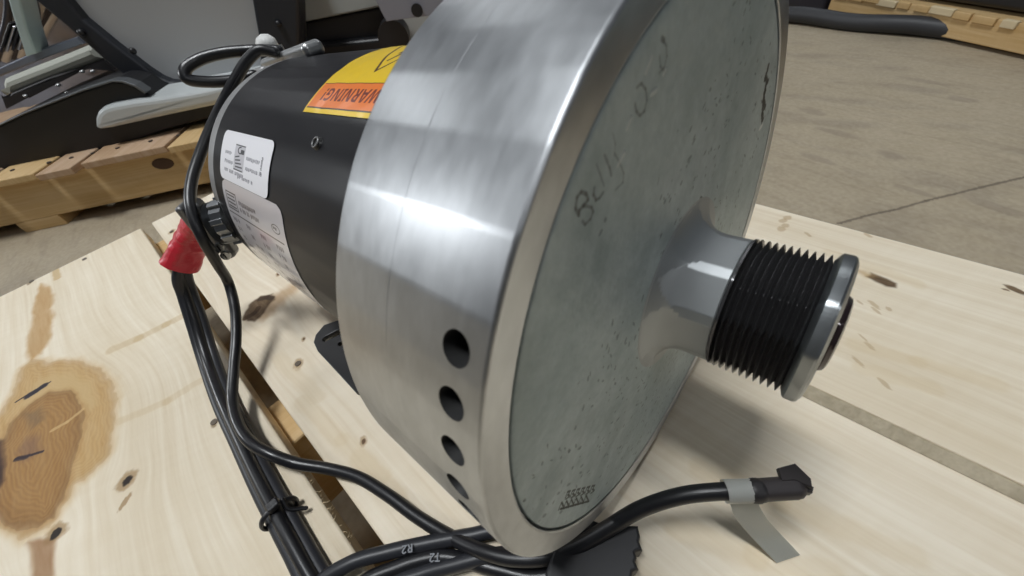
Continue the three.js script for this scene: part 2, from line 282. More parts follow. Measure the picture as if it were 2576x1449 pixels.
const wheel = new THREE.Group(); wheel.name = 'flywheel'; motor.add(wheel);
{
  const prof = [[-WF, 0.07], [-WF, RF - 0.0015], ...arc(-WF + 0.0015, RF - 0.0015, 0.0015, 180, 90, 5).slice(1), [-WF + 0.002, RF], [-WF + 0.003, RF], [-0.0304, RF], [-0.0299, RF], [-0.0297, RF - 0.00008], [-0.0295, RF], [-0.0290, RF], [-0.002, RF], [-0.0014, RF], ...arc(-0.001, RF - 0.001, 0.001, 90, 0, 5), [0, RF - 0.0014], [0, RF - 0.002], [0, RG + 0.0012], [0, RG + 0.0005], [-0.0003, RG], [-0.006, RG], [-0.006, 0.07], [-WF, 0.07]];
  let g = new THREE.LatheGeometry(prof.map(([o, r]) => new THREE.Vector2(r, o)), 300).rotateZ(-Math.PI / 2);
  g = toCreasedNormals(g, 0.4);
  const p = g.attributes.position, uv = g.attributes.uv; for (let i = 0; i < p.count; i++) uv.setXY(i, uv.getX(i), (p.getX(i) + Math.hypot(p.getY(i), p.getZ(i)) - RF) / 0.06);
  let A = new Brush(g, turned); A.updateMatrixWorld();
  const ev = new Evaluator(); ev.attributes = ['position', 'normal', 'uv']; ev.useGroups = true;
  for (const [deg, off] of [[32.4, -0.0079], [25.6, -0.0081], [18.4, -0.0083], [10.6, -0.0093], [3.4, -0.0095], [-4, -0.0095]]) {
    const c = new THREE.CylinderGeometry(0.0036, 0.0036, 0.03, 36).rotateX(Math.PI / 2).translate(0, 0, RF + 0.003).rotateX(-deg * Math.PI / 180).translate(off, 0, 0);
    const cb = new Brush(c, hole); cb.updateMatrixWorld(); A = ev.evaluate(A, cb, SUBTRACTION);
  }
  const m = new THREE.Mesh(A.geometry, A.material); m.name = 'rim'; m.castShadow = m.receiveShadow = true; wheel.add(m);
  part('back_plate', latheX([[-WF + 0.004, 0], [-WF + 0.004, 0.0705]], 96, 0), turned, wheel);
}
{
  // cast front face: pitted grey casting with marker writing and a stamped code
  const face = (px, py) => { const d = dir(px, py), t = motor.position.clone().sub(EYE).dot(AX) / d.dot(AX), q = EYE.clone().addScaledVector(d, t).sub(motor.position); return [q.dot(AU), q.dot(AW)]; };
  const pits = []; for (let i = 0; i < 900; i++) { const a = rr(0, 6.283), r = Math.sqrt(rnd()) * 0.09; pits.push([r * Math.cos(a), r * Math.sin(a), rr(0.0002, 0.0008), rr(0.0003, 0.0016)]); }
  const P = new Paint(-0.096, 0.096, -0.096, 0.096, 1536, 1536, (x, y) => {
    const a = fbm(x * 30, y * 30, 600, 4), b = fbm(x * 190, y * 190, 603, 3), c = fbm(x * 700, y * 700, 606, 2);
    return mix([142, 155, 157], [200, 212, 213], 0.45 * a + 0.35 * b + 0.2 * c + 0.1 * (a - 0.5)).map((v, n) => v - 12 * sstep(0.6, 0.75, fbm(x * 60 + 9, y * 60, 609, 4)) + (n === 0 ? 4 : 0) * (a - 0.5));
  }, (x, y) => 0.5 + 0.5 * (fbm(x * 160, y * 160, 611, 4) - 0.5) + 0.3 * (fbm(x * 650, y * 650, 615, 2) - 0.5));
  for (const [x, y, r1, r2] of pits) { const cl = fbm(x * 25, y * 25, 617); if (cl > 0.47) P.spot(x, y, r2, r1, Math.atan2(y, x) + 1.3 + rr(-0.6, 0.6), [96, 102, 102], 0.5, -0.35); }
  const c3 = (a, b) => face(1274.6 + 0.4629 * a, 67.1 + 0.4629 * b), ink = [58, 56, 54];
  for (const [pts, wd, al] of [[[[404, 1028], [385, 990], [392, 930], [415, 900], [445, 910], [455, 945], [430, 975], [408, 1000], [404, 1028]], 0.0007, 0.85], [[[430, 975], [475, 985], [485, 1010], [470, 1050], [440, 1080], [425, 1060]], 0.0006, 0.7], [[[490, 880], [485, 915], [500, 945], [520, 935], [540, 905]], 0.0006, 0.75], [[[500, 750], [520, 800], [545, 868]], 0.0005, 0.45], [[[545, 700], [575, 770], [585, 812]], 0.0006, 0.6], [[[590, 580], [605, 640], [600, 700]], 0.0004, 0.4], [[[600, 690], [630, 740], [655, 800], [650, 850], [610, 890]], 0.0005, 0.45], [[[720, 330], [745, 310], [770, 340], [778, 400], [765, 460], [740, 485], [720, 460], [712, 420]], 0.0006, 0.6], [[[862, 72], [880, 100], [886, 160], [872, 220], [845, 250]], 0.0005, 0.5], [[[845, 160], [850, 215], [878, 250]], 0.0005, 0.5], [[[855, 66], [868, 74]], 0.0009, 0.8]]) P.stroke(pts.map((q) => c3(...q)), wd * 0.7, ink, al * 0.5, -0.1, 0.6);
  for (const pts of [[[668, 555], [690, 500]], [[770, 245], [800, 165]], [[620, 755], [655, 690]], [[800, 365], [830, 345]], [[868, 258], [880, 235]]]) P.stroke(pts.map((q) => c3(...q)), 0.0006, [196, 202, 202], 0.8, 0.5);
  for (const pts of [[[1432, 210], [1415, 280], [1428, 300]], [[1422, 300], [1405, 400], [1412, 440]], [[1412, 350], [1398, 470], [1400, 510]]]) P.stroke(pts.map((q) => c3(...q)), 0.0013, [34, 34, 34], 0.85, -0.3, 1.2);
  P.stroke([[1385, 555], [1396, 540]].map((q) => c3(...q)), 0.0011, [222, 224, 222], 0.9);
  const c5 = (a, b) => face((1100 + 0.7316 * a) / 1.4907, (1100 + 0.7316 * b) / 1.4907), dark = [48, 52, 48];
  for (let i = 0; i < 6; i++) { const x = 1402 + i * 25, y = 1030 - i * 6; P.stroke([[x, y + 26], [x + 12, y - 6], [x + 26, y - 10], [x + 14, y + 8], [x + 22, y + 16], [x + 4, y + 30]].map((q) => c5(...q)), 0.00045, dark, 0.85, -0.2, 0.7); }
  for (let i = 0; i < 6; i++) { const x = 1372 + i * 25, y = 1096 - i * 7; P.stroke([[x - 6, y + 18], [x + 10, y - 20], [x + 22, y + 6], [x + 2, y + 14], [x + 24, y + 10]].map((q) => c5(...q)), 0.00042, dark, 0.85, -0.2, 0.7); }
  const fp = [[-0.004, RG - 0.0007], [-0.0007, RG - 0.0007], [-0.0004, RG - 0.0012], [-0.0003, RG - 0.002], [-0.0003, RG - 0.003]];
  for (let r = 0.087; r > 0.03; r -= 0.006) fp.push([-0.0003 - 0.0006 * Math.sin(Math.PI * (0.09 - r) / 0.06), r]);
  fp.push([-0.0003, 0.0312]);
  const g = new THREE.LatheGeometry(fp.map(([o, r]) => new THREE.Vector2(r, o)), 240).rotateZ(-Math.PI / 2), p = g.attributes.position, uv = g.attributes.uv;
  for (let i = 0; i < p.count; i++) uv.setXY(i, (p.getZ(i) + 0.096) / 0.192, (p.getY(i) + 0.096) / 0.192);
  part('front_face', g, new THREE.MeshPhysicalMaterial({ ...P.maps(), bumpScale: 0.0005, metalness: 0.25, roughness: 0.5 }), wheel, 'pitted grey cast face with marker writing');
}
part('hub', latheX([[-0.0004, 0.0322], [-0.0003, 0.0316], [-0.0002, 0.0309], ...arc(0.0088, 0.0302, 0.0089, 176, 268, 26), [0.0092, 0.02125], [0.0160, 0.0212], [0.0167, 0.0212], [0.0174, 0.0207], [0.0178, 0.015]], 120, 0.6), hubMetal, motor);
{
  const black = pm([0.14, 0.138, 0.142], 0.32, 0.9);
  const pul = new THREE.Group(); pul.name = 'pulley'; motor.add(pul);
  part('core', latheX([[0.0171, 0.0150], [0.0171, 0.0213], [0.0174, 0.0217], [0.0180, 0.0217], [0.0186, 0.0192], [0.0384, 0.0192]], 120), black, pul);
  const n = 10, a = 0.0182, pitch = (0.0379 - a) / n;
  const rib = latheX([[0, 0.0194], [pitch * 0.05, 0.01945], [pitch * 0.36, 0.0214], [pitch * 0.44, 0.02178], [pitch * 0.5, 0.0219], [pitch * 0.56, 0.02178], [pitch * 0.64, 0.0214], [pitch * 0.95, 0.01945], [pitch, 0.0194]], 120, 0.75);
  for (let i = 0; i < n; i++) part('rib', rib, black, pul).position.x = a + i * pitch;
  part('flange', latheX([[0.0379, 0.0193], [0.0379, 0.0205], [0.0388, 0.0224], [0.0393, 0.0229], [0.0400, 0.02295], [0.0412, 0.02295], [0.0418, 0.0229], [0.0424, 0.0226], [0.0431, 0.0212], [0.0432, 0.0204], [0.0432, 0]], 120, 0.35), pm([0.34, 0.36, 0.37], 0.34, 0.95), pul);
  part('end_nut', latheX([[0.0428, 0.0118], [0.0442, 0.0118], [0.0452, 0.0112], [0.0456, 0.0102], [0.0456, 0]], 64, 0.4), pm([0.035, 0.02, 0.022], 0.3, 0.4, { clearcoat: 0.5 }), pul, 'dark brown shaft end');
}
// painted motor can
const paint = new THREE.MeshPhysicalMaterial({ color: new THREE.Color().setRGB(0.009, 0.009, 0.011), roughness: 0.34, specularIntensity: 0.45, clearcoat: 0.1, clearcoatRoughness: 0.2 });
{
  const w = 512, h = 256, rough = new Uint8Array(w * h * 4), bm = new Uint8Array(w * h * 4);
  for (let j = 0; j < h; j++) for (let i = 0; i < w; i++) { const k = (j * w + i) * 4, a = fbm(i / 30, j / 30, 700, 4), b = noise(i / 2, j / 2, 703), c = fbm(i / 120, j / 40, 705, 3); rough[k] = 255; rough[k + 1] = 175 + 110 * (a - 0.5) + 80 * (c - 0.5); rough[k + 2] = 255; rough[k + 3] = 255; bm[k] = bm[k + 1] = bm[k + 2] = 128 + 60 * (b - 0.5) + 60 * (a - 0.5); bm[k + 3] = 255; }
  paint.roughnessMap = tex(rough, w, h, false); paint.bumpMap = tex(bm, w, h, false); paint.bumpScale = 0.00012; paint.roughness = 0.55;
}
const can = part('housing', latheX([[-WF - 0.002, 0.04], [-WF - 0.002, RM - 0.004], [-WF - 0.004, RM], [-0.2445, RM], [-0.2455, RM - 0.0012], [-0.2455, 0.05]], 160, 0.5), paint, motor);
const zinc = pm([0.52, 0.53, 0.53], 0.38, 1), castGrey = pm([0.36, 0.36, 0.36], 0.5, 0.8);
part('end_bell', latheX([[-0.2453, 0.06], [-0.2453, 0.0786], [-0.2463, 0.0792], [-0.2575, 0.0792], ...arc(-0.2575, 0.0742, 0.005, 90, 180, 5).slice(1), [-0.2625, 0.03], [-0.268, 0.028], [-0.268, 0]], 160, 0.5), castGrey, motor);
{ // grub screw in the housing
  const p = onMotor(-0.1196, RM, 52.6), s = new THREE.Group(); s.name = 'grub_screw'; s.position.copy(p); s.quaternion.setFromUnitVectors(V(0, 1, 0), V(0, p.y, p.z).normalize()); motor.add(s);
  part('head', toCreasedNormals(new THREE.CylinderGeometry(0.0022, 0.0028, 0.0012, 20).translate(0, 0.0003, 0), 0.5), pm([0.08, 0.08, 0.08], 0.4, 0.9), s);
  part('socket', new THREE.TorusGeometry(0.0019, 0.0005, 8, 20).rotateX(Math.PI / 2).translate(0, 0.0011, 0), pm([0.2, 0.2, 0.2], 0.45, 0.9), s);
}
// stickers: patches of the cylinder, a fraction of a millimetre proud
function sticker(name, o0, o1, d0, d1, r, mat, label, corner = 0.003, crinkle = 0) {   // u along the offset o0 -> o1, v along the angle d0 -> d1
  const nu = 40, nv = 40, pos = [], uv = [], idx = [], L = Math.abs(o1 - o0), H = Math.abs(d1 - d0) * Math.PI / 180 * r;
  for (let j = 0; j <= nv; j++) for (let i = 0; i <= nu; i++) {
    let u = i / nu, v = j / nv; const ey = Math.min(v, 1 - v) * H; let cut = 0; if (corner && ey < corner) cut = corner - Math.sqrt(Math.max(0, corner * corner - (corner - ey) ** 2));
    const us = (cut + (L - 2 * cut) * u) / L, rr2 = r + crinkle * (fbm(us * 9, v * 7, 800, 3) - 0.5), p = onMotor(o0 + (o1 - o0) * us, rr2, d0 + (d1 - d0) * v);
    pos.push(p.x, p.y, p.z); uv.push(us, v);
  }
  for (let j = 0; j < nv; j++) for (let i = 0; i < nu; i++) { const a = j * (nu + 1) + i, b = a + 1, c = a + nu + 1, d = c + 1; idx.push(a, b, d, a, d, c); }
  const g = new THREE.BufferGeometry(); g.setAttribute('position', new THREE.Float32BufferAttribute(pos, 3)); g.setAttribute('uv', new THREE.Float32BufferAttribute(uv, 2)); g.setIndex(idx); g.computeVertexNormals();
  const n = g.attributes.normal, q = g.attributes.position; if (n.getY(0) * q.getY(0) + n.getZ(0) * q.getZ(0) < 0) { g.setIndex(idx.slice().reverse()); g.computeVertexNormals(); }
  return part(name, g, mat, can, label);
}
function canvas(w, h, draw) { const c = document.createElement('canvas'); c.width = w; c.height = h; draw(c.getContext('2d'), w, h); const t = new THREE.CanvasTexture(c); t.colorSpace = THREE.SRGBColorSpace; t.magFilter = THREE.LinearFilter; return t; }
{
  const t = canvas(720, 600, (x, w, h) => {
    x.fillStyle = '#f2cb1c'; x.fillRect(0, 0, w, h); x.fillStyle = '#2a1a10'; x.fillRect(0, 24, w - 12, 7); x.fillStyle = '#f4812e'; x.fillRect(0, 31, w - 12, 140); x.fillStyle = '#5a2a14'; x.fillRect(0, 170, w - 12, 4);
    x.fillStyle = '#701c10'; x.font = 'bold 96px sans-serif'; x.textBaseline = 'middle'; x.textAlign = 'center'; x.fillText('WARNING!', w * 0.53, 104);
    x.strokeStyle = '#4a2c10'; x.lineWidth = 15; x.lineJoin = 'round'; x.beginPath(); x.moveTo(350, 250); x.lineTo(140, 560); x.lineTo(560, 560); x.closePath(); x.stroke();
    x.fillStyle = '#4a2c10'; x.beginPath(); x.moveTo(362, 330); x.lineTo(318, 440); x.lineTo(352, 440); x.lineTo(330, 530); x.lineTo(392, 410); x.lineTo(356, 410); x.lineTo(376, 335); x.closePath(); x.fill();
  });
  t.repeat.set(1, -1); t.offset.set(0, 1); t.wrapT = THREE.RepeatWrapping;
  sticker('warning_label', -0.0835, -0.1448, 61.2, 100, RM + 0.00025, new THREE.MeshPhysicalMaterial({ map: t, roughness: 0.35, clearcoat: 0.4, clearcoatRoughness: 0.25 }), 'yellow and orange warning label, upside down', 0, 0.0005);
}
function greeking(x, x0, y0, n, ch, size, colour) { x.fillStyle = colour; let px = x0; for (let i = 0; i < n; i++) { const w = size * rr(0.3, 0.6); x.fillRect(px, y0 + size * rr(0, 0.15), w * 0.45, size * rr(0.7, 1)); x.fillRect(px, y0 + size * rr(0, 0.7), w, size * 0.3); x.fillRect(px + w * 0.6, y0 + size * 0.1, w * 0.35, size * rr(0.5, 0.9)); px += w + size * 0.12; if (rnd() < ch) px += size * 0.4; } }
{
  const t = canvas(560, 400, (x, w, h) => {     // drawn as seen: left = far end of the motor, top = up
    x.fillStyle = '#f1f0f4'; x.fillRect(0, 0, w, h);
    for (const [a, b, n] of [[60, 160, 5], [62, 230, 7], [62, 300, 12], [320, 160, 9], [320, 235, 10], [230, 320, 8]]) greeking(x, a, b, n, 0.1, 30, '#8e8c94');
    x.fillStyle = '#c9c7cc'; x.fillRect(178, 90, 120, 200); x.fillStyle = '#2c2c30'; x.fillRect(180, 92, 112, 8); x.fillRect(180, 280, 104, 9);
    x.lineWidth = 10; x.strokeStyle = '#333338'; for (let i = 0; i < 4; i++) { x.beginPath(); x.moveTo(190 + i * 3, 190 + i * 24); x.lineTo(240 + i * 14, 176 + i * 27); x.stroke(); } x.beginPath(); x.arc(240, 132, 24, 0, 5); x.stroke(); x.fillRect(248, 124, 40, 34);
    x.save(); x.translate(492, 130); x.rotate(Math.PI / 2); greeking(x, 0, 0, 12, 0.15, 17, '#55535a'); x.restore();
  });
  sticker('barcode_label', -0.2285, -0.1575, 32.2, 50.6, RM + 0.0005, new THREE.MeshPhysicalMaterial({ map: t, roughness: 0.45 }), 'white paper label with grey print', 0.004);
}
{
  const t = canvas(640, 640, (x, w, h) => {
    x.fillStyle = '#dad7dc'; x.fillRect(0, 0, w, h); x.fillStyle = '#3c3636'; x.lineWidth = 7; x.strokeStyle = '#3c3636';
    x.strokeRect(40, 60, 120, 90); for (let i = 0; i < 4; i++) x.fillRect(50, 72 + i * 20, 96, 8); x.fillRect(20, 172, 590, 7);
    greeking(x, 190, 80, 11, 0.1, 28, '#6a646a'); greeking(x, 190, 116, 11, 0.1, 28, '#6a646a'); x.lineWidth = 4; x.beginPath(); x.ellipse(560, 120, 36, 20, 0, 0, 6.3); x.stroke(); greeking(x, 535, 110, 4, 0, 16, '#4a4446');
    for (let r = 0; r < 7; r++) for (let c = 0; c < 4; c++) greeking(x, 40 + c * 150 + rr(0, 30), 200 + r * 54, 2 + Math.floor(rr(0, 4)), 0.1, 30, '#77717a');
  });
  sticker('rating_plate', -0.2285, -0.1425, -14, 32.0, RM + 0.00025, new THREE.MeshPhysicalMaterial({ map: t, roughness: 0.3, metalness: 0.2, clearcoat: 0.6, clearcoatRoughness: 0.1 }), 'silver rating plate with rows of small print', 0.006);
}
{ // slotted black foot that sticks out beside the flywheel
  const y = 0.004, out = [[900, 800], [850, 806], [815, 818], [795, 842], [790, 860], [800, 882], [840, 925], [895, 985], [1000, 1000], [1000, 800]].map(([a, b]) => { const p = G(a, b, y + 0.0035); return new THREE.Vector2(p.x, -p.z); });
  const s = new THREE.Shape(out), cap = (a, b, r) => { const p = G(...a, y + 0.0035), q = G(...b, y + 0.0035), h = new THREE.Path(), an = Math.atan2(-(q.z - p.z), q.x - p.x); h.absarc(q.x, -q.z, r, an - Math.PI / 2, an + Math.PI / 2); h.absarc(p.x, -p.z, r, an + Math.PI / 2, an + 1.5 * Math.PI); h.closePath(); return h; };
  s.holes.push(cap([820, 851], [866, 828], 0.003)); { const p = G(858, 863, y + 0.0035), h = new THREE.Path(); h.absarc(p.x, -p.z, 0.0026, 0, Math.PI * 2); s.holes.push(h); }
  const g = new THREE.ExtrudeGeometry(s, { depth: 0.003, bevelEnabled: true, bevelSize: 0.0004, bevelThickness: 0.0004, bevelSegments: 2, curveSegments: 16 }).rotateX(-Math.PI / 2).translate(0, y, 0).applyMatrix4(motor.matrixWorld.clone().invert());
  part('mounting_foot', g, pm([0.015, 0.015, 0.016], 0.4), motor, 'slotted black mounting foot');
}
{ // zinc strap with two screws on top of the far end
  const st = new THREE.Group(); st.name = 'cable_strap'; motor.add(st); const a = toMotor(Z(682, 160, -0.004)), b = toMotor(Z(786, 124, -0.004));
  const L = a.distanceTo(b), mid = a.clone().add(b).multiplyScalar(0.5); st.position.copy(mid); st.quaternion.setFromUnitVectors(V(1, 0, 0), b.clone().sub(a).normalize());
  st.updateWorldMatrix(true, false); part('bar', new RoundedBoxGeometry(L + 0.008, 0.0085, 0.013, 4, 0.0036), zinc, st); part('saddle', new RoundedBoxGeometry(0.03, 0.007, 0.02, 3, 0.003).translate(-L / 2 - 0.012, -0.003, 0), castGrey, st);
  for (const x of [-0.022, -0.008]) part('screw_head', toCreasedNormals(new THREE.CylinderGeometry(0.0036, 0.0036, 0.004, 6).translate(x, 0.0058, 0.001), 0.5), zinc, st);
  part('foot', new RoundedBoxGeometry(0.02, 0.016, 0.012, 2, 0.002).translate(-0.008, -0.01, 0), castGrey, st);
  part('nylon_clip', new THREE.IcosahedronGeometry(0.0075, 1).scale(1.2, 0.85, 0.9).translate(...st.worldToLocal(Z(672, 113, -0.002)).toArray()), sm([0.78, 0.78, 0.76], 0.5), st, 'white nylon clip');
}
// ---------------------------------------------------------------- cables
function tube(pts, r, seg = 14, n) { const c = new THREE.CatmullRomCurve3(pts, false, 'centripetal'), N = n ?? Math.min(400, pts.length * 14); const g = new THREE.TubeGeometry(c, N, r, seg), e0 = new THREE.SphereGeometry(r * 0.995, seg, 8).translate(...pts[0].toArray()), e1 = new THREE.SphereGeometry(r * 0.995, seg, 8).translate(...pts[pts.length - 1].toArray()); return mergeGeometries([g, e0, e1]); }
const rubber = pm([0.011, 0.011, 0.013], 0.55, 0, { roughnessMap: paint.roughnessMap, bumpMap: paint.bumpMap, bumpScale: 0.0001, clearcoat: 0.15, clearcoatRoughness: 0.35 }), rubberGrey = pm([0.024, 0.025, 0.03], 0.42);
const blackSlot = sm([0.02, 0.02, 0.02], 0.6);
// conduit clamp on the end bell
const CL = V(-0.2545, 0.0915, 0.0855);
{
  const c = new THREE.Group(); c.name = 'conduit_clamp'; motor.add(c);
  const ay = V(-0.57, 0, 0.82).normalize(), az = V(0, -0.98, 0.2); az.addScaledVector(ay, -az.dot(ay)).normalize(); const ax = new THREE.Vector3().crossVectors(ay, az);
  new THREE.Matrix4().multiplyMatrices(motor.matrixWorld.clone().invert(), new THREE.Matrix4().makeBasis(ax, ay, az).setPosition(CL)).decompose(c.position, c.quaternion, c.scale);
  const worn = pm([0.34, 0.35, 0.36], 0.36, 1), dull = pm([0.24, 0.24, 0.24], 0.45, 0.9);
  part('locknut', toCreasedNormals(new THREE.CylinderGeometry(0.0146, 0.0146, 0.007, 8), 0.4), worn, c);
  for (let k = 0; k < 8; k++) part('nut_lug', new RoundedBoxGeometry(0.0036, 0.0074, 0.0024, 2, 0.0006).translate(0, 0, 0.0144).rotateY(k * Math.PI / 4 + 0.39), worn, c);
  part('neck', new THREE.CylinderGeometry(0.0105, 0.0125, 0.011, 32).translate(0, -0.008, 0), dull, c);
  part('thread', latheX(Array.from({ length: 13 }, (_, i) => [0.0033 + i * 0.0004, i % 2 ? 0.0122 : 0.0136]), 40, 0.3).rotateZ(Math.PI / 2), worn, c);
  part('clamp_bar', new RoundedBoxGeometry(0.0125, 0.0085, 0.042, 4, 0.0041).translate(0, 0.0128, 0.003), dull, c);
  part('clamp_back', new RoundedBoxGeometry(0.012, 0.005, 0.036, 3, 0.0022).translate(0, 0.0195, 0.001), dull, c);
  for (const z of [-0.012, 0.013, 0.0195]) { const h = part('screw_head', toCreasedNormals(new THREE.CylinderGeometry(0.0028, 0.003, 0.0026, 20), 0.5).rotateZ(Math.PI / 2).translate(0.0066, 0.0128, z), zinc, c); part('slot', new THREE.BoxGeometry(0.0004, 0.0008, 0.004).translate(0.008, 0.0128, z), blackSlot, h); }
}
const bundle = thing('wire_bundle', 'three thick black wires leaving a red sleeve, tied together with a cable tie', 'wires');
{
  const red = pm([0.62, 0.02, 0.04], 0.4, 0, { clearcoat: 0.3, clearcoatRoughness: 0.3, bumpMap: paint.bumpMap, bumpScale: 0.0006 });
  const axis = [X(506, 553, -0.274), X(488, 588, -0.286), X(469, 627, -0.293), X(455, 662, -0.297)], cv = new THREE.CatmullRomCurve3(axis);
  const g = new THREE.TubeGeometry(cv, 40, 0.0092, 28), p = g.attributes.position, tmp = V(0, 0, 0);
  for (let i = 0; i < p.count; i++) { const ring = Math.floor(i / 29) / 40, c = cv.getPointAt(ring); tmp.fromBufferAttribute(p, i).sub(c); const a = (i % 29) / 28 * 6.283, k = (1.0 + 0.14 * ring + 0.1 * Math.pow(ring, 8)) * (1 + 0.07 * Math.sin(a * 3 + 2 * ring) + 0.16 * (fbm(ring * 7, Math.cos(a) * 2 + 5, 900, 3) - 0.5) + 0.1 * (noise(ring * 16, Math.sin(a) * 4 + 9, 905) - 0.5)); tmp.multiplyScalar(k).add(c); p.setXYZ(i, tmp.x, tmp.y, tmp.z); }
  g.computeVertexNormals(); part('sleeve', g, red, bundle, 'red heat-shrink sleeve');
  const inner = g.clone(); { const q = inner.attributes.position; for (let i = 0; i < q.count; i++) { const c = cv.getPointAt(Math.floor(i / 29) / 40); tmp.fromBufferAttribute(q, i).sub(c).multiplyScalar(0.9).add(c); q.setXYZ(i, tmp.x, tmp.y, tmp.z); } } part('sleeve_lining', inner, red, bundle);
  const path = [[462, 632, 0.0], [458, 690, 0.058], [470, 735, 0.045], [497, 815, 0.026], [522, 895, 0.012], [560, 1000, 0.0055], [612, 1110, 0.0046], [660, 1210, 0.0046], [702, 1290, 0.0048], [745, 1370, 0.0046], [800, 1470, 0.0046]];
  const side = [-1, 0.05, 1], lift = [0, 0.0035, 0];
  const ret = [
    [[850, 1560, 0.005], [800, 1540, 0.006], [800, 1475, 0.008], [880, 1418, 0.009], [980, 1388, 0.007], [1080, 1366, 0.006], [1180, 1348, 0.006], [1270, 1335, 0.006], [1420, 1400, 0.007]],
    [[890, 1590, 0.005], [880, 1560, 0.005], [900, 1480, 0.006], [1000, 1428, 0.0055], [1090, 1402, 0.005], [1165, 1408, 0.005], [1250, 1432, 0.005], [1350, 1452, 0.006], [1440, 1430, 0.008]],
    [[930, 1620, 0.005], [960, 1560, 0.005], [980, 1480, 0.005], [1060, 1444, 0.005], [1140, 1422, 0.006], [1230, 1400, 0.007], [1330, 1392, 0.007], [1430, 1395, 0.008]]];
  for (let k = 0; k < 3; k++) {
    const pts = [cv.getPointAt(0.3).clone()];
    path.slice(1).forEach(([a, b, y], i) => { const sp = (i < 2 ? 0.0034 : 0.004) * side[k]; const q = G(a, b, y); pts.push(q.add(V(-sp * 0.28, lift[k] * (i > 4 && i < 9 ? 1.2 : 0.8), -sp * 0.95))); });
    ret[k].forEach(([a, b, y]) => pts.push(G(a, b, y)));
    part('wire', tube(pts, 0.0034, 14, 320), k === 1 ? rubber : rubberGrey, bundle);
  }
  const t = G(706, 1292, 0.0052), tie = new THREE.TorusGeometry(0.0100, 0.0012, 8, 40).scale(1, 0.72, 1.9); tie.rotateY(0.28).translate(t.x, t.y + 0.0005, t.z); 
  const tm = part('cable_tie', new THREE.TorusGeometry(1, 0.12, 8, 48).scale(0.0089, 0.0074, 0.014).rotateY(Math.PI / 2).translate(t.x, t.y + 0.0008, t.z), rubber, bundle, 'black cable tie');
  part('tie_head', new RoundedBoxGeometry(0.005, 0.004, 0.006, 2, 0.001).translate(t.x, t.y + 0.0095, t.z - 0.002), rubber, tm); 
  const tl = G(770, 1278, 0.004); part('tie_tail', tube([V(t.x, t.y + 0.008, t.z - 0.006), V((t.x + tl.x) / 2, 0.009, (t.z + tl.z) / 2), tl], 0.0011, 8), rubber, tm);
  const font = await new FontLoader().loadAsync('fonts/droid/droid_sans_bold.typeface.json'), white = sm([0.22, 0.23, 0.25], 0.7);
  for (const [str, a, b, y] of [['R2', [1040, 1378], [990, 1388], 0.0112], ['T2', [1108, 1402], [1066, 1404], 0.0092]]) {
    const p = G(...a, y), q = G(...b, y), e = q.clone().sub(p).normalize(), up = V(0, 1, 0), f = new THREE.Vector3().crossVectors(up, e), g2 = new TextGeometry(str, { font, size: 0.0034, depth: 0.0002, curveSegments: 4 });
    g2.translate(0, -0.0017, 0); g2.applyMatrix4(new THREE.Matrix4().makeBasis(e, f, up).setPosition(p)); part('wire_mark', g2, white, bundle, `white printed ${str}`);
  }
}
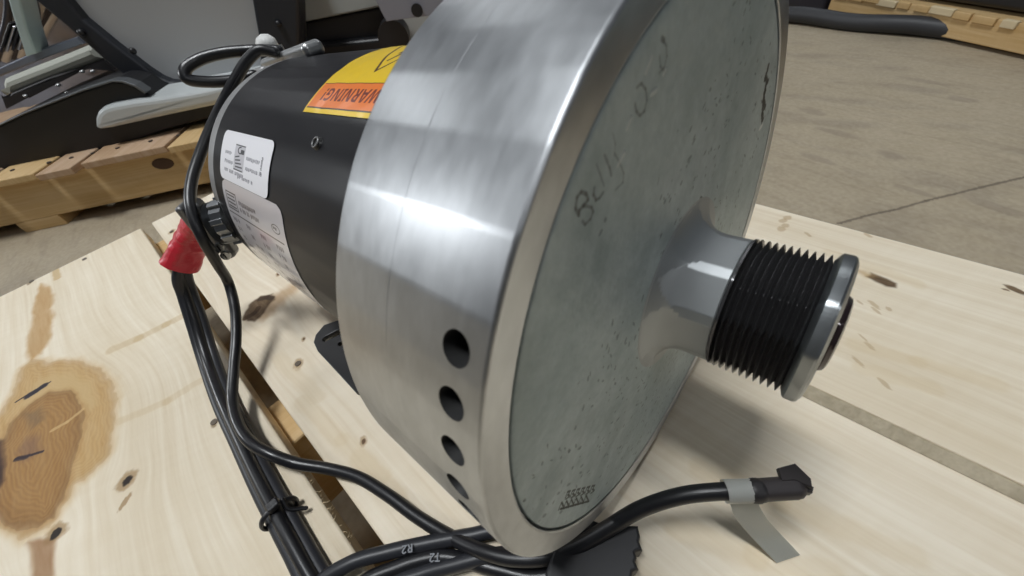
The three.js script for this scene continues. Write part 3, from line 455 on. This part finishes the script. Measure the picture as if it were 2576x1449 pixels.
// signal cable: loops behind the motor, down its end, across the boards and up in front of the wheel
const sig = thing('signal_cable', 'thin black cable running over the boards to a taped plug in front of the flywheel', 'cable');
{
  const loop = [[700, 128, -0.275], [640, 127, -0.285], [560, 134, -0.295], [500, 151, -0.300], [466, 176, -0.300], [470, 198, -0.298], [520, 206, -0.295], [590, 202, -0.290], [640, 190, -0.285]].map(([a, b, x]) => X(a, b, x));
  part('loop', tube(loop, 0.0034), rubber, sig);
  const run = [X(690, 132, -0.272), X(655, 126, -0.276), X(626, 148, -0.279), X(590, 205, -0.281), X(545, 292, -0.283), X(505, 385, -0.279), X(481, 465, -0.270), X(482, 530, -0.258), X(509, 598, -0.25), X(546, 662, -0.255),
    ...[[575, 712, 0.050], [591, 775, 0.038], [594, 850, 0.028], [588, 930, 0.021], [585, 1005, 0.017], [600, 1068, 0.0165], [630, 1112, 0.0165], [680, 1142, 0.0145], [745, 1165, 0.009], [830, 1180, 0.0055], [900, 1200, 0.0045], [975, 1245, 0.0045], [1050, 1300, 0.0045], [1130, 1348, 0.0055], [1215, 1387, 0.011], [1290, 1405, 0.013], [1380, 1401, 0.014], [1455, 1372, 0.017], [1530, 1328, 0.023], [1610, 1281, 0.031], [1710, 1248, 0.039], [1800, 1237, 0.043], [1900, 1234, 0.045]].map(([a, b, y]) => G(a, b, y))];
  part('sheath', tube(run, 0.0032, 16, 400), rubber, sig);
  const end = run[run.length - 1], pre = run[run.length - 2], d = end.clone().sub(pre).normalize(), at = (a, b, y = 0.045) => G(a, b, y);
  part('plug_sleeve', tube([at(1895, 1234), at(1950, 1230), at(1998, 1227)], 0.0040, 14), pm([0.03, 0.025, 0.026], 0.5), sig, 'dark heat-shrink plug sleeve');
  part('plug_collar', tube([at(1896, 1235), at(1906, 1234)], 0.0044, 14), pm([0.016, 0.014, 0.015], 0.5), sig);
  const blade = (name, px, y, th) => { const s = new THREE.Shape(px.map(([a, b]) => { const p = G(a, b, y); return new THREE.Vector2(p.x, -p.z); })); return part(name, new THREE.ExtrudeGeometry(s, { depth: th, bevelEnabled: true, bevelSize: 0.0003, bevelThickness: 0.0003, bevelSegments: 1 }).rotateX(-Math.PI / 2).translate(0, y, 0), pm([0.035, 0.03, 0.03], 0.45, 0.3), sig); };
  blade('plug_latch', [[1955, 1183], [1996, 1172], [2033, 1208], [2036, 1228], [1994, 1210], [1964, 1212]], 0.047, 0.0016); blade('plug_jaw', [[1990, 1216], [2036, 1232], [2033, 1244], [1990, 1242]], 0.043, 0.003);
  const tape = pm([0.6, 0.61, 0.57], 0.5, 0, { transmission: 0.5, thickness: 0 });
  part('tape_wrap', new THREE.TubeGeometry(new THREE.CatmullRomCurve3([at(1822, 1236), at(1860, 1235), at(1899, 1234)]), 12, 0.0041, 24), tape, sig, 'grey translucent tape');
  const L = [[1834, 1250, 0.042], [1838, 1272, 0.038], [1849, 1300, 0.030], [1895, 1355, 0.012], [1954, 1416, 0.0012]], Rr = [[1899, 1247, 0.042], [1908, 1268, 0.038], [1924, 1297, 0.030], [1965, 1345, 0.012], [2012, 1396, 0.0012]];
  const lc = new THREE.CatmullRomCurve3(L.map((q) => G(...q))), rc = new THREE.CatmullRomCurve3(Rr.map((q) => G(...q))), N = 30, M = 6, pos = [], idx = [], up = V(0, 0.00025, 0.0001);
  for (const sgn of [1, -1]) for (let i = 0; i <= N; i++) for (let j = 0; j <= M; j++) { const a = lc.getPoint(i / N), b = rc.getPoint(i / N), p = a.lerp(b, j / M).addScaledVector(up, sgn); p.y += 0.0012 * (fbm(i / 9, j / 5, 950, 2) - 0.5); pos.push(p.x, p.y, p.z); }
  const q = (N + 1) * (M + 1); for (let s = 0; s < 2; s++) for (let i = 0; i < N; i++) for (let j = 0; j < M; j++) { const a = s * q + i * (M + 1) + j, b = a + 1, c = a + M + 1, e = c + 1; if (s) idx.push(a, c, b, b, c, e); else idx.push(a, b, c, b, e, c); }
  const tg = new THREE.BufferGeometry(); tg.setAttribute('position', new THREE.Float32BufferAttribute(pos, 3)); tg.setIndex(idx); tg.computeVertexNormals(); part('tape_tail', tg, pm([0.6, 0.61, 0.57], 0.55, 0, { transmission: 0.5, thickness: 0 }), sig, 'loose grey tape tail');
}
{ // bunch of black tape round the wire ends
  const y = 0.001, px = [[1403, 1378], [1445, 1340], [1480, 1313], [1505, 1322], [1528, 1321], [1560, 1330], [1599, 1331], [1603, 1350], [1600, 1362], [1606, 1378], [1596, 1381], [1590, 1388], [1594, 1402], [1590, 1412], [1596, 1427], [1585, 1432], [1582, 1450], [1578, 1500], [1370, 1500], [1380, 1440]];
  const s = new THREE.Shape(px.map(([a, b]) => { const p = G(a, b, 0.017); return new THREE.Vector2(p.x, -p.z); }));
  const g = new THREE.ExtrudeGeometry(s, { depth: 0.014, bevelEnabled: true, bevelSize: 0.0012, bevelThickness: 0.0015, bevelSegments: 3 }).rotateX(-Math.PI / 2).translate(0, y + 0.0015, 0);
  single('black_tape', g, pm([0.011, 0.011, 0.014], 0.5), 'wad of black tape with a ragged edge beside the flywheel', 'tape');
}

// ---------------------------------------------------------------- next pallet with exercise machine parts (upper left)
const A0 = G(0, 600, FLOOR), B0 = G(520, 490, FLOOR), E1 = B0.clone().sub(A0).normalize(), N1 = V(E1.z, 0, -E1.x); if (N1.dot(EYE.clone().sub(A0)) > 0) N1.negate();
const VP = (px, py, s) => { const d = dir(px, py), t = (A0.clone().addScaledVector(N1, s).sub(EYE)).dot(N1) / d.dot(N1); return EYE.clone().addScaledVector(d, t); };
const frameL = new THREE.Matrix4().makeBasis(E1, V(0, 1, 0), N1.clone().negate()); // local: x along the edge, y up, -z away
const loc = (p) => { const q = p.clone().sub(A0); return [q.dot(E1), p.y]; };
function slab(name, px, s, depth, mat, parent, opt = {}) {       // outline read off the photo on an upright plane s metres behind the pallet edge, with real depth
  const mk = (l) => l.map(([a, b]) => { const q = loc(VP(a, b, s)); return new THREE.Vector2(q[0], q[1]); }), sh = new THREE.Shape(opt.smooth ? new THREE.SplineCurve(mk(px)).getPoints(px.length * 6) : mk(px));
  if (opt.hole) sh.holes.push(new THREE.Path(opt.smoothHole ? new THREE.SplineCurve(mk(opt.hole)).getPoints(opt.hole.length * 8) : mk(opt.hole)));
  const bv = opt.bevel ?? 0.004, g = new THREE.ExtrudeGeometry(sh, { depth: depth, bevelEnabled: true, bevelSize: bv, bevelOffset: -bv, bevelThickness: bv, bevelSegments: 3, curveSegments: 6 }).translate(0, 0, -depth - bv);
  g.applyMatrix4(frameL).translate(A0.x + N1.x * s, 0, A0.z + N1.z * s); return part(name, g, mat, parent, opt.label);
}
const deckY = VP(214, 404, 0).y, strTop = VP(224, 420, 0).y, strBot = VP(224, 524, 0).y;
{
  const o = thing('pallet', 'older yellowish pallet under the exercise machine parts', 'pallet'), x0 = -0.5, x1 = 1.1;
  const put = (g, s, y, x) => g.applyMatrix4(frameL).translate(A0.x + N1.x * s + E1.x * x, y, A0.z + N1.z * s + E1.z * x);
  for (const s of [0.02, 0.45, 0.9]) part('stringer', put(woodUV(plank(x1 - x0, strTop - strBot, 0.04), YW), s, (strTop + strBot) / 2, (x0 + x1) / 2), yellow, o);
  const cuts = [-0.5, loc(VP(0, 470, 0))[0] - 0.02, loc(VP(115, 437, 0))[0], loc(VP(211, 411, 0))[0], loc(VP(425, 355, 0))[0], loc(VP(425, 355, 0))[0] + 0.2, 1.1], th = deckY - strTop;
  for (let i = 0; i + 1 < cuts.length; i++) { const w = cuts[i + 1] - cuts[i] - 0.012; if (w < 0.02) continue; part('board', put(woodUV(plank(0.98, th, w), PW).rotateY(Math.PI / 2), 0.47 + 0.012 * (i % 2) - 0.006, strTop + th / 2 + 0.0006, (cuts[i] + cuts[i + 1]) / 2), i % 3 === 1 ? yellow : reddish, o); }
  const bx = loc(VP(110, 568, 0))[0]; for (const x of [bx, bx + 0.55]) for (const s of [0.1]) part('bottom_block', put(woodUV(plank(0.09, strBot - FLOOR, 0.1), YW), 0.05, (strBot + FLOOR) / 2, x), yellow, o);
  for (const s of [0.5, 0.9]) part('bottom_board', put(woodUV(plank(x1 - x0, 0.018, 0.1), YW), s, FLOOR + 0.0095, (x0 + x1) / 2), yellow, o), part('bottom_block', put(plank(0.1, Math.max(0.004, strBot - FLOOR - 0.019), 0.04), s, (strBot + FLOOR + 0.019) / 2, 0.2), yellow, o);
}
{
  const o = scene.getObjectByName('pallet_001'), nm = sm([0.12, 0.1, 0.09], 0.5, 0.6), ng = new THREE.CylinderGeometry(0.004, 0.004, 0.002, 10);
  for (const [a, b] of [[140, 424], [190, 407], [240, 392], [300, 377], [380, 356], [450, 342], [60, 452]]) { const p = VP(a, b, 0.03); part('nail_head', ng.clone().translate(p.x, deckY + 0.0012, p.z), nm, o); }
  part('knot', new THREE.SphereGeometry(0.014, 14, 8).scale(1.5, 0.8, 0.15).applyMatrix4(frameL).translate(...VP(410, 412, -0.0005).toArray()), sm([0.09, 0.05, 0.03], 0.8), o, 'dark knot');
}
const blackPlastic = pm([0.012, 0.012, 0.014], 0.45), frameBlack = pm([0.018, 0.02, 0.026], 0.5), panelGrey = pm([0.46, 0.47, 0.48], 0.4, 0.15), cream = pm([0.46, 0.47, 0.41], 0.6), whitePlastic = pm([0.56, 0.59, 0.59], 0.4, 0), steelBlue = pm([0.2, 0.22, 0.27], 0.45, 0.5);
{
  const o = thing('machine_base', 'long black machine base with a light grey end cover on the older pallet', 'machine base');
  slab('base', [[-60, 520], [0, 482], [115, 436], [250, 388], [420, 326], [600, 280], [600, 230], [430, 256], [392, 250], [362, 232], [335, 215], [305, 206], [281, 205], [208, 228], [60, 286], [0, 314], [-60, 340]], 0.06, 0.3, blackPlastic, o);
  slab('end_cover', [[238, 318], [237, 300], [242, 284], [254, 273], [275, 266], [330, 256], [400, 247], [500, 230], [620, 205], [622, 226], [620, 248], [520, 271], [420, 292], [330, 312], [275, 324], [250, 327], [240, 322]], 0.04, 0.1, whitePlastic, o, { bevel: 0.009, smooth: false, label: 'light grey moulded end cover' });
  slab('edge_trim', [[-20, 321], [60, 283], [208, 225], [281, 202], [307, 203], [340, 214], [366, 231], [364, 236], [337, 219], [306, 208], [282, 207], [208, 230], [60, 288], [-20, 326]], 0.05, 0.02, pm([0.16, 0.17, 0.18], 0.4, 0.5), o, { bevel: 0.001 });
}
{
  const o = thing('framed_panel', 'large grey panel in a thick black frame leaning over the machine base', 'panel');
  const rise = (q) => q;
  slab('frame', [[-60, -200], [40, -60], [86, 0], [167, 68], [260, 150], [362, 230], [392, 250], [415, 257], [440, 257], [534, 238], [700, 204], [752, 194], [752, 60], [745, -220]], 0.13, 0.05, frameBlack, o, { bevel: 0.006, hole: rise([[60, -180], [120, -50], [167, 0], [208, 49], [286, 112], [365, 172], [400, 195], [425, 206], [450, 208], [530, 198], [655, 176], [652, 104], [642, 50], [632, -10], [618, -180]]) });
  slab('panel', [[45, -190], [105, -45], [155, 8], [200, 60], [280, 124], [360, 184], [398, 208], [425, 218], [450, 220], [540, 208], [668, 186], [664, 110], [655, 50], [648, -20], [640, -200]], 0.15, 0.008, panelGrey, o, { bevel: 0.001, label: 'plain grey sheet' });
  const bolt = new THREE.SphereGeometry(0.006, 12, 8); for (const [a, b] of [[334, 128], [400, 214], [205, 82], [500, 230], [700, 60]]) part('bolt', bolt.clone().translate(...VP(a, b, 0.126).toArray()), blackPlastic, o);
}
{
  const o = thing('padded_beam', 'cream rounded beam on a dark bracket behind the black frame', 'beam');
  slab('beam', [[3, 202], [1, 213], [8, 244], [16, 246], [135, 198], [259, 150], [230, 120], [217, 116], [115, 158], [14, 197]], 0.22, 0.08, cream, o, { bevel: 0.014 });
  slab('bracket', [[7, 244], [16, 251], [261, 154], [284, 177], [223, 169], [122, 196], [27, 236], [16, 270]], 0.2, 0.06, pm([0.03, 0.028, 0.03], 0.5, 0.2), o, { bevel: 0.003 });
  const nut = new THREE.SphereGeometry(0.0045, 10, 8); for (const [a, b] of [[65, 241], [170, 233], [221, 217], [234, 179], [147, 214], [207, 180]]) part('nut', nut.clone().scale(1, 0.7, 1).translate(...VP(a, b, 0.19).toArray()), zinc, o);
}
{
  const o = thing('steel_rail', 'blue grey steel rail with a slanted pale upright', 'rail');
  slab('rail', [[-20, 201], [0, 192], [108, 148], [209, 111], [193, 94], [101, 124], [0, 170], [-20, 178]], 0.32, 0.06, steelBlue, o, { bevel: 0.003 });
  slab('upright', [[9, -40], [31, 40], [65, 143], [89, 135], [68, 74], [40, -40]], 0.3, 0.04, pm([0.44, 0.52, 0.5], 0.4, 0.2), o, { bevel: 0.004, label: 'pale green grey upright' });
}
{
  const wrap = pm([0.26, 0.26, 0.29], 0.22, 0, { clearcoat: 1, clearcoatRoughness: 0.08 });
  const g = new THREE.PlaneGeometry(1.7, 1.0, 60, 40), p = g.attributes.position; for (let i = 0; i < p.count; i++) { const x = p.getX(i), y = p.getY(i); p.setZ(i, 0.16 * (fbm(x * 5 + 3, y * 6, 970, 4) - 0.5) + 0.05 * Math.abs(noise(x * 22, y * 5, 977) - 0.5)); }
  g.computeVertexNormals(); const c = VP(140, 60, 0.62); g.applyMatrix4(frameL).translate(c.x, c.y + 0.1, c.z); single('plastic_wrap', g, wrap, 'crumpled shiny plastic film behind the steel rail', 'plastic film');
  const t = thing('hose', 'dark curved hose in front of the plastic film', 'hose'); part('hose_body', tube([[58, -40], [74, 0], [80, 36], [76, 66], [68, 84]].map(([a, b]) => VP(a, b, 0.45)), 0.014), pm([0.05, 0.05, 0.055], 0.4), t); part('cuff', tube([[54, 30], [62, 58]].map(([a, b]) => VP(a, b, 0.42)), 0.014), pm([0.22, 0.07, 0.08], 0.5), t, 'dull red cuff');
  const rods = thing('chrome_rods', 'bundle of bent chrome rods behind the pale upright', 'rods'); for (let i = 0; i < 6; i++) part('rod', tube([[-10 + i * 20, 150 - i * 4], [6 + i * 21, 100 - i * 5], [20 + i * 26, 40 - i * 6], [22 + i * 30, -40]].map(([a, b]) => VP(a, b, 0.5 + i * 0.01)), 0.008 + 0.003 * (i % 2), 10), i % 2 ? zinc : pm([0.06, 0.06, 0.07], 0.35, 0.5), rods);
  const f = thing('metal_fin', 'stack of dark metal fins with bright edges below the film', 'fins'); for (let i = 0; i < 5; i++) slab('fin', [[-4 + i * 15, 130 - i * 2], [3 + i * 15, 133 - i * 2], [27 + i * 11, 60 + i * 8], [20 + i * 11, 57 + i * 8]], 0.36, 0.05, i % 2 ? zinc : blackPlastic, f, { bevel: 0.002 });
}
{
  const o = thing('steel_post', 'dull silver upright post with a bolt, beside the black frame', 'post'); slab('post', [[690, -120], [744, -120], [752, 60], [756, 230], [712, 230], [706, 110]], 0.2, 0.06, pm([0.34, 0.34, 0.31], 0.4, 0.8), o, { bevel: 0.006 });
  part('bolt', new THREE.CylinderGeometry(0.014, 0.014, 0.02, 6).rotateX(Math.PI / 2).applyMatrix4(frameL).translate(...VP(741, 84, 0.196).toArray()), zinc, o);
}
{
  const o = thing('black_beam', 'black beam under a pale rail, ending in a black roller', 'beam');
  slab('beam', [[745, 62], [985, 14], [1010, 84], [1020, 120], [900, 140], [745, 170]], 0.3, 0.1, pm([0.02, 0.022, 0.027], 0.5), o);
  slab('lower_beam', [[745, 118], [960, 96], [1010, 110], [1010, 150], [745, 190]], 0.27, 0.12, blackPlastic, o, { bevel: 0.008 });
  slab('pale_rail', [[740, -40], [1120, -60], [1120, -12], [985, 12], [745, 60]], 0.28, 0.08, pm([0.4, 0.42, 0.4], 0.5), o, { label: 'pale grey rail on top of the beam' });
  const c = VP(992, 88, 0.26); part('roller', toCreasedNormals(new THREE.CylinderGeometry(0.034, 0.034, 0.06, 32).rotateX(Math.PI / 2), 0.5).applyMatrix4(frameL).translate(c.x, c.y, c.z), blackPlastic, o);
}
{
  const o = thing('grey_bracket', 'flat grey bracket plate with one hole above the pale sheet', 'bracket'); const c = VP(1049, 26, 0.2), hx = loc(c);
  slab('plate', [[940, -80], [944, 0], [972, 54], [985, 52], [1078, 40], [1120, 30], [1140, -80]], 0.2, 0.01, pm([0.3, 0.31, 0.36], 0.45, 0.2), o, { bevel: 0.001 });
  part('bolt_hole', new THREE.CylinderGeometry(0.012, 0.012, 0.004, 16).rotateX(Math.PI / 2).applyMatrix4(frameL).translate(...VP(1049, 26, 0.197).toArray()), blackPlastic, o);
  const s = thing('pale_sheet', 'off white sheet standing behind the black roller', 'sheet'); slab('sheet', [[970, 30], [1240, -20], [1240, 120], [990, 140]], 0.42, 0.02, pm([0.6, 0.6, 0.56], 0.6), s, { bevel: 0.002 });
}
// ---------------------------------------------------------------- far right: timber, rubber strip, machine feet
{
  const a = G(1975, 62, FLOOR), b = G(2440, 112, FLOOR), e = b.clone().sub(a).normalize(), n = V(e.z, 0, -e.x); if (n.dot(EYE.clone().sub(a)) > 0) n.negate();
  const F = new THREE.Matrix4().makeBasis(e, V(0, 1, 0), n.clone().negate()), put = (g, t, y, s) => g.applyMatrix4(F).translate(a.x + e.x * t + n.x * s, y, a.z + e.z * t + n.z * s);
  const tb = part('rubber_strip', tube(Array.from({ length: 14 }, (_, i) => { const t = -0.25 + i * 0.047; return V(a.x + e.x * t + n.x * 0.012, FLOOR + 0.0185 + 0.002 * Math.sin(i * 1.3), a.z + e.z * t + n.z * 0.012 + 0.004 * Math.sin(i * 0.9)); }), 0.018, 14), pm([0.035, 0.036, 0.04], 0.5), scene);
  tb.userData = { label: 'scuffed black rubber tube lying on the floor before the timber', category: 'tube' };
  const a2 = G(2082, 40, FLOOR), b2 = G(2576, 154, FLOOR), e2 = b2.clone().sub(a2).normalize(), n2 = V(e2.z, 0, -e2.x); if (n2.dot(EYE.clone().sub(a2)) > 0) n2.negate();
  const F2 = new THREE.Matrix4().makeBasis(e2, V(0, 1, 0), n2.clone().negate()), put2 = (g, t, y, s) => g.applyMatrix4(F2).translate(a2.x + e2.x * t + n2.x * s, y, a2.z + e2.z * t + n2.z * s);
  const o = thing('timber_beam', 'yellow timber beam with a chipped top edge on the floor', 'timber'), H = 0.044;
  part('beam', put2(woodUV(plank(1.6, H, 0.09), YW), 0.79, FLOOR + H / 2 + 0.008, 0.047), yellow, o); for (const t of [0.05, 1.2]) part('foot', put2(plank(0.1, 0.0076, 0.08), t, FLOOR + 0.0039, 0.05), yellow, o);
  for (let i = 0; i < 26; i++) part('chip', put2(woodUV(plank(rr(0.025, 0.05), 0.013, rr(0.006, 0.011)), YW), 0.02 + i * 0.042, FLOOR + H + 0.004 + rr(-0.003, 0.002), 0.0015), i % 3 ? yellow : paleWood, o);
  const m = thing('dark_machine', 'dark machine body standing on the timber beam', 'machine'); part('body', put2(new RoundedBoxGeometry(2.2, 0.2, 0.4, 4, 0.03), 0.75, FLOOR + H + 0.0095 + 0.1, 0.24), pm([0.016, 0.014, 0.022], 0.45), m);
  part('skirt', put2(new RoundedBoxGeometry(2.2, 0.03, 0.05, 3, 0.01), 0.75, FLOOR + H + 0.03, 0.05), blackPlastic, m); part('top_panel', put2(new RoundedBoxGeometry(1.2, 0.12, 0.26, 4, 0.02), 1.0, FLOOR + H + 0.268, 0.2), pm([0.34, 0.42, 0.39], 0.5), m, 'pale green grey upper panel');
  const s = thing('dark_block', 'dark block on the floor behind the rubber tube', 'block'); part('block', put2(new RoundedBoxGeometry(0.5, 0.09, 0.12, 3, 0.008), -0.275, FLOOR + 0.046, 0.06), pm([0.02, 0.018, 0.026], 0.5), s);
}
shade(scene);
renderer.render(scene, camera);
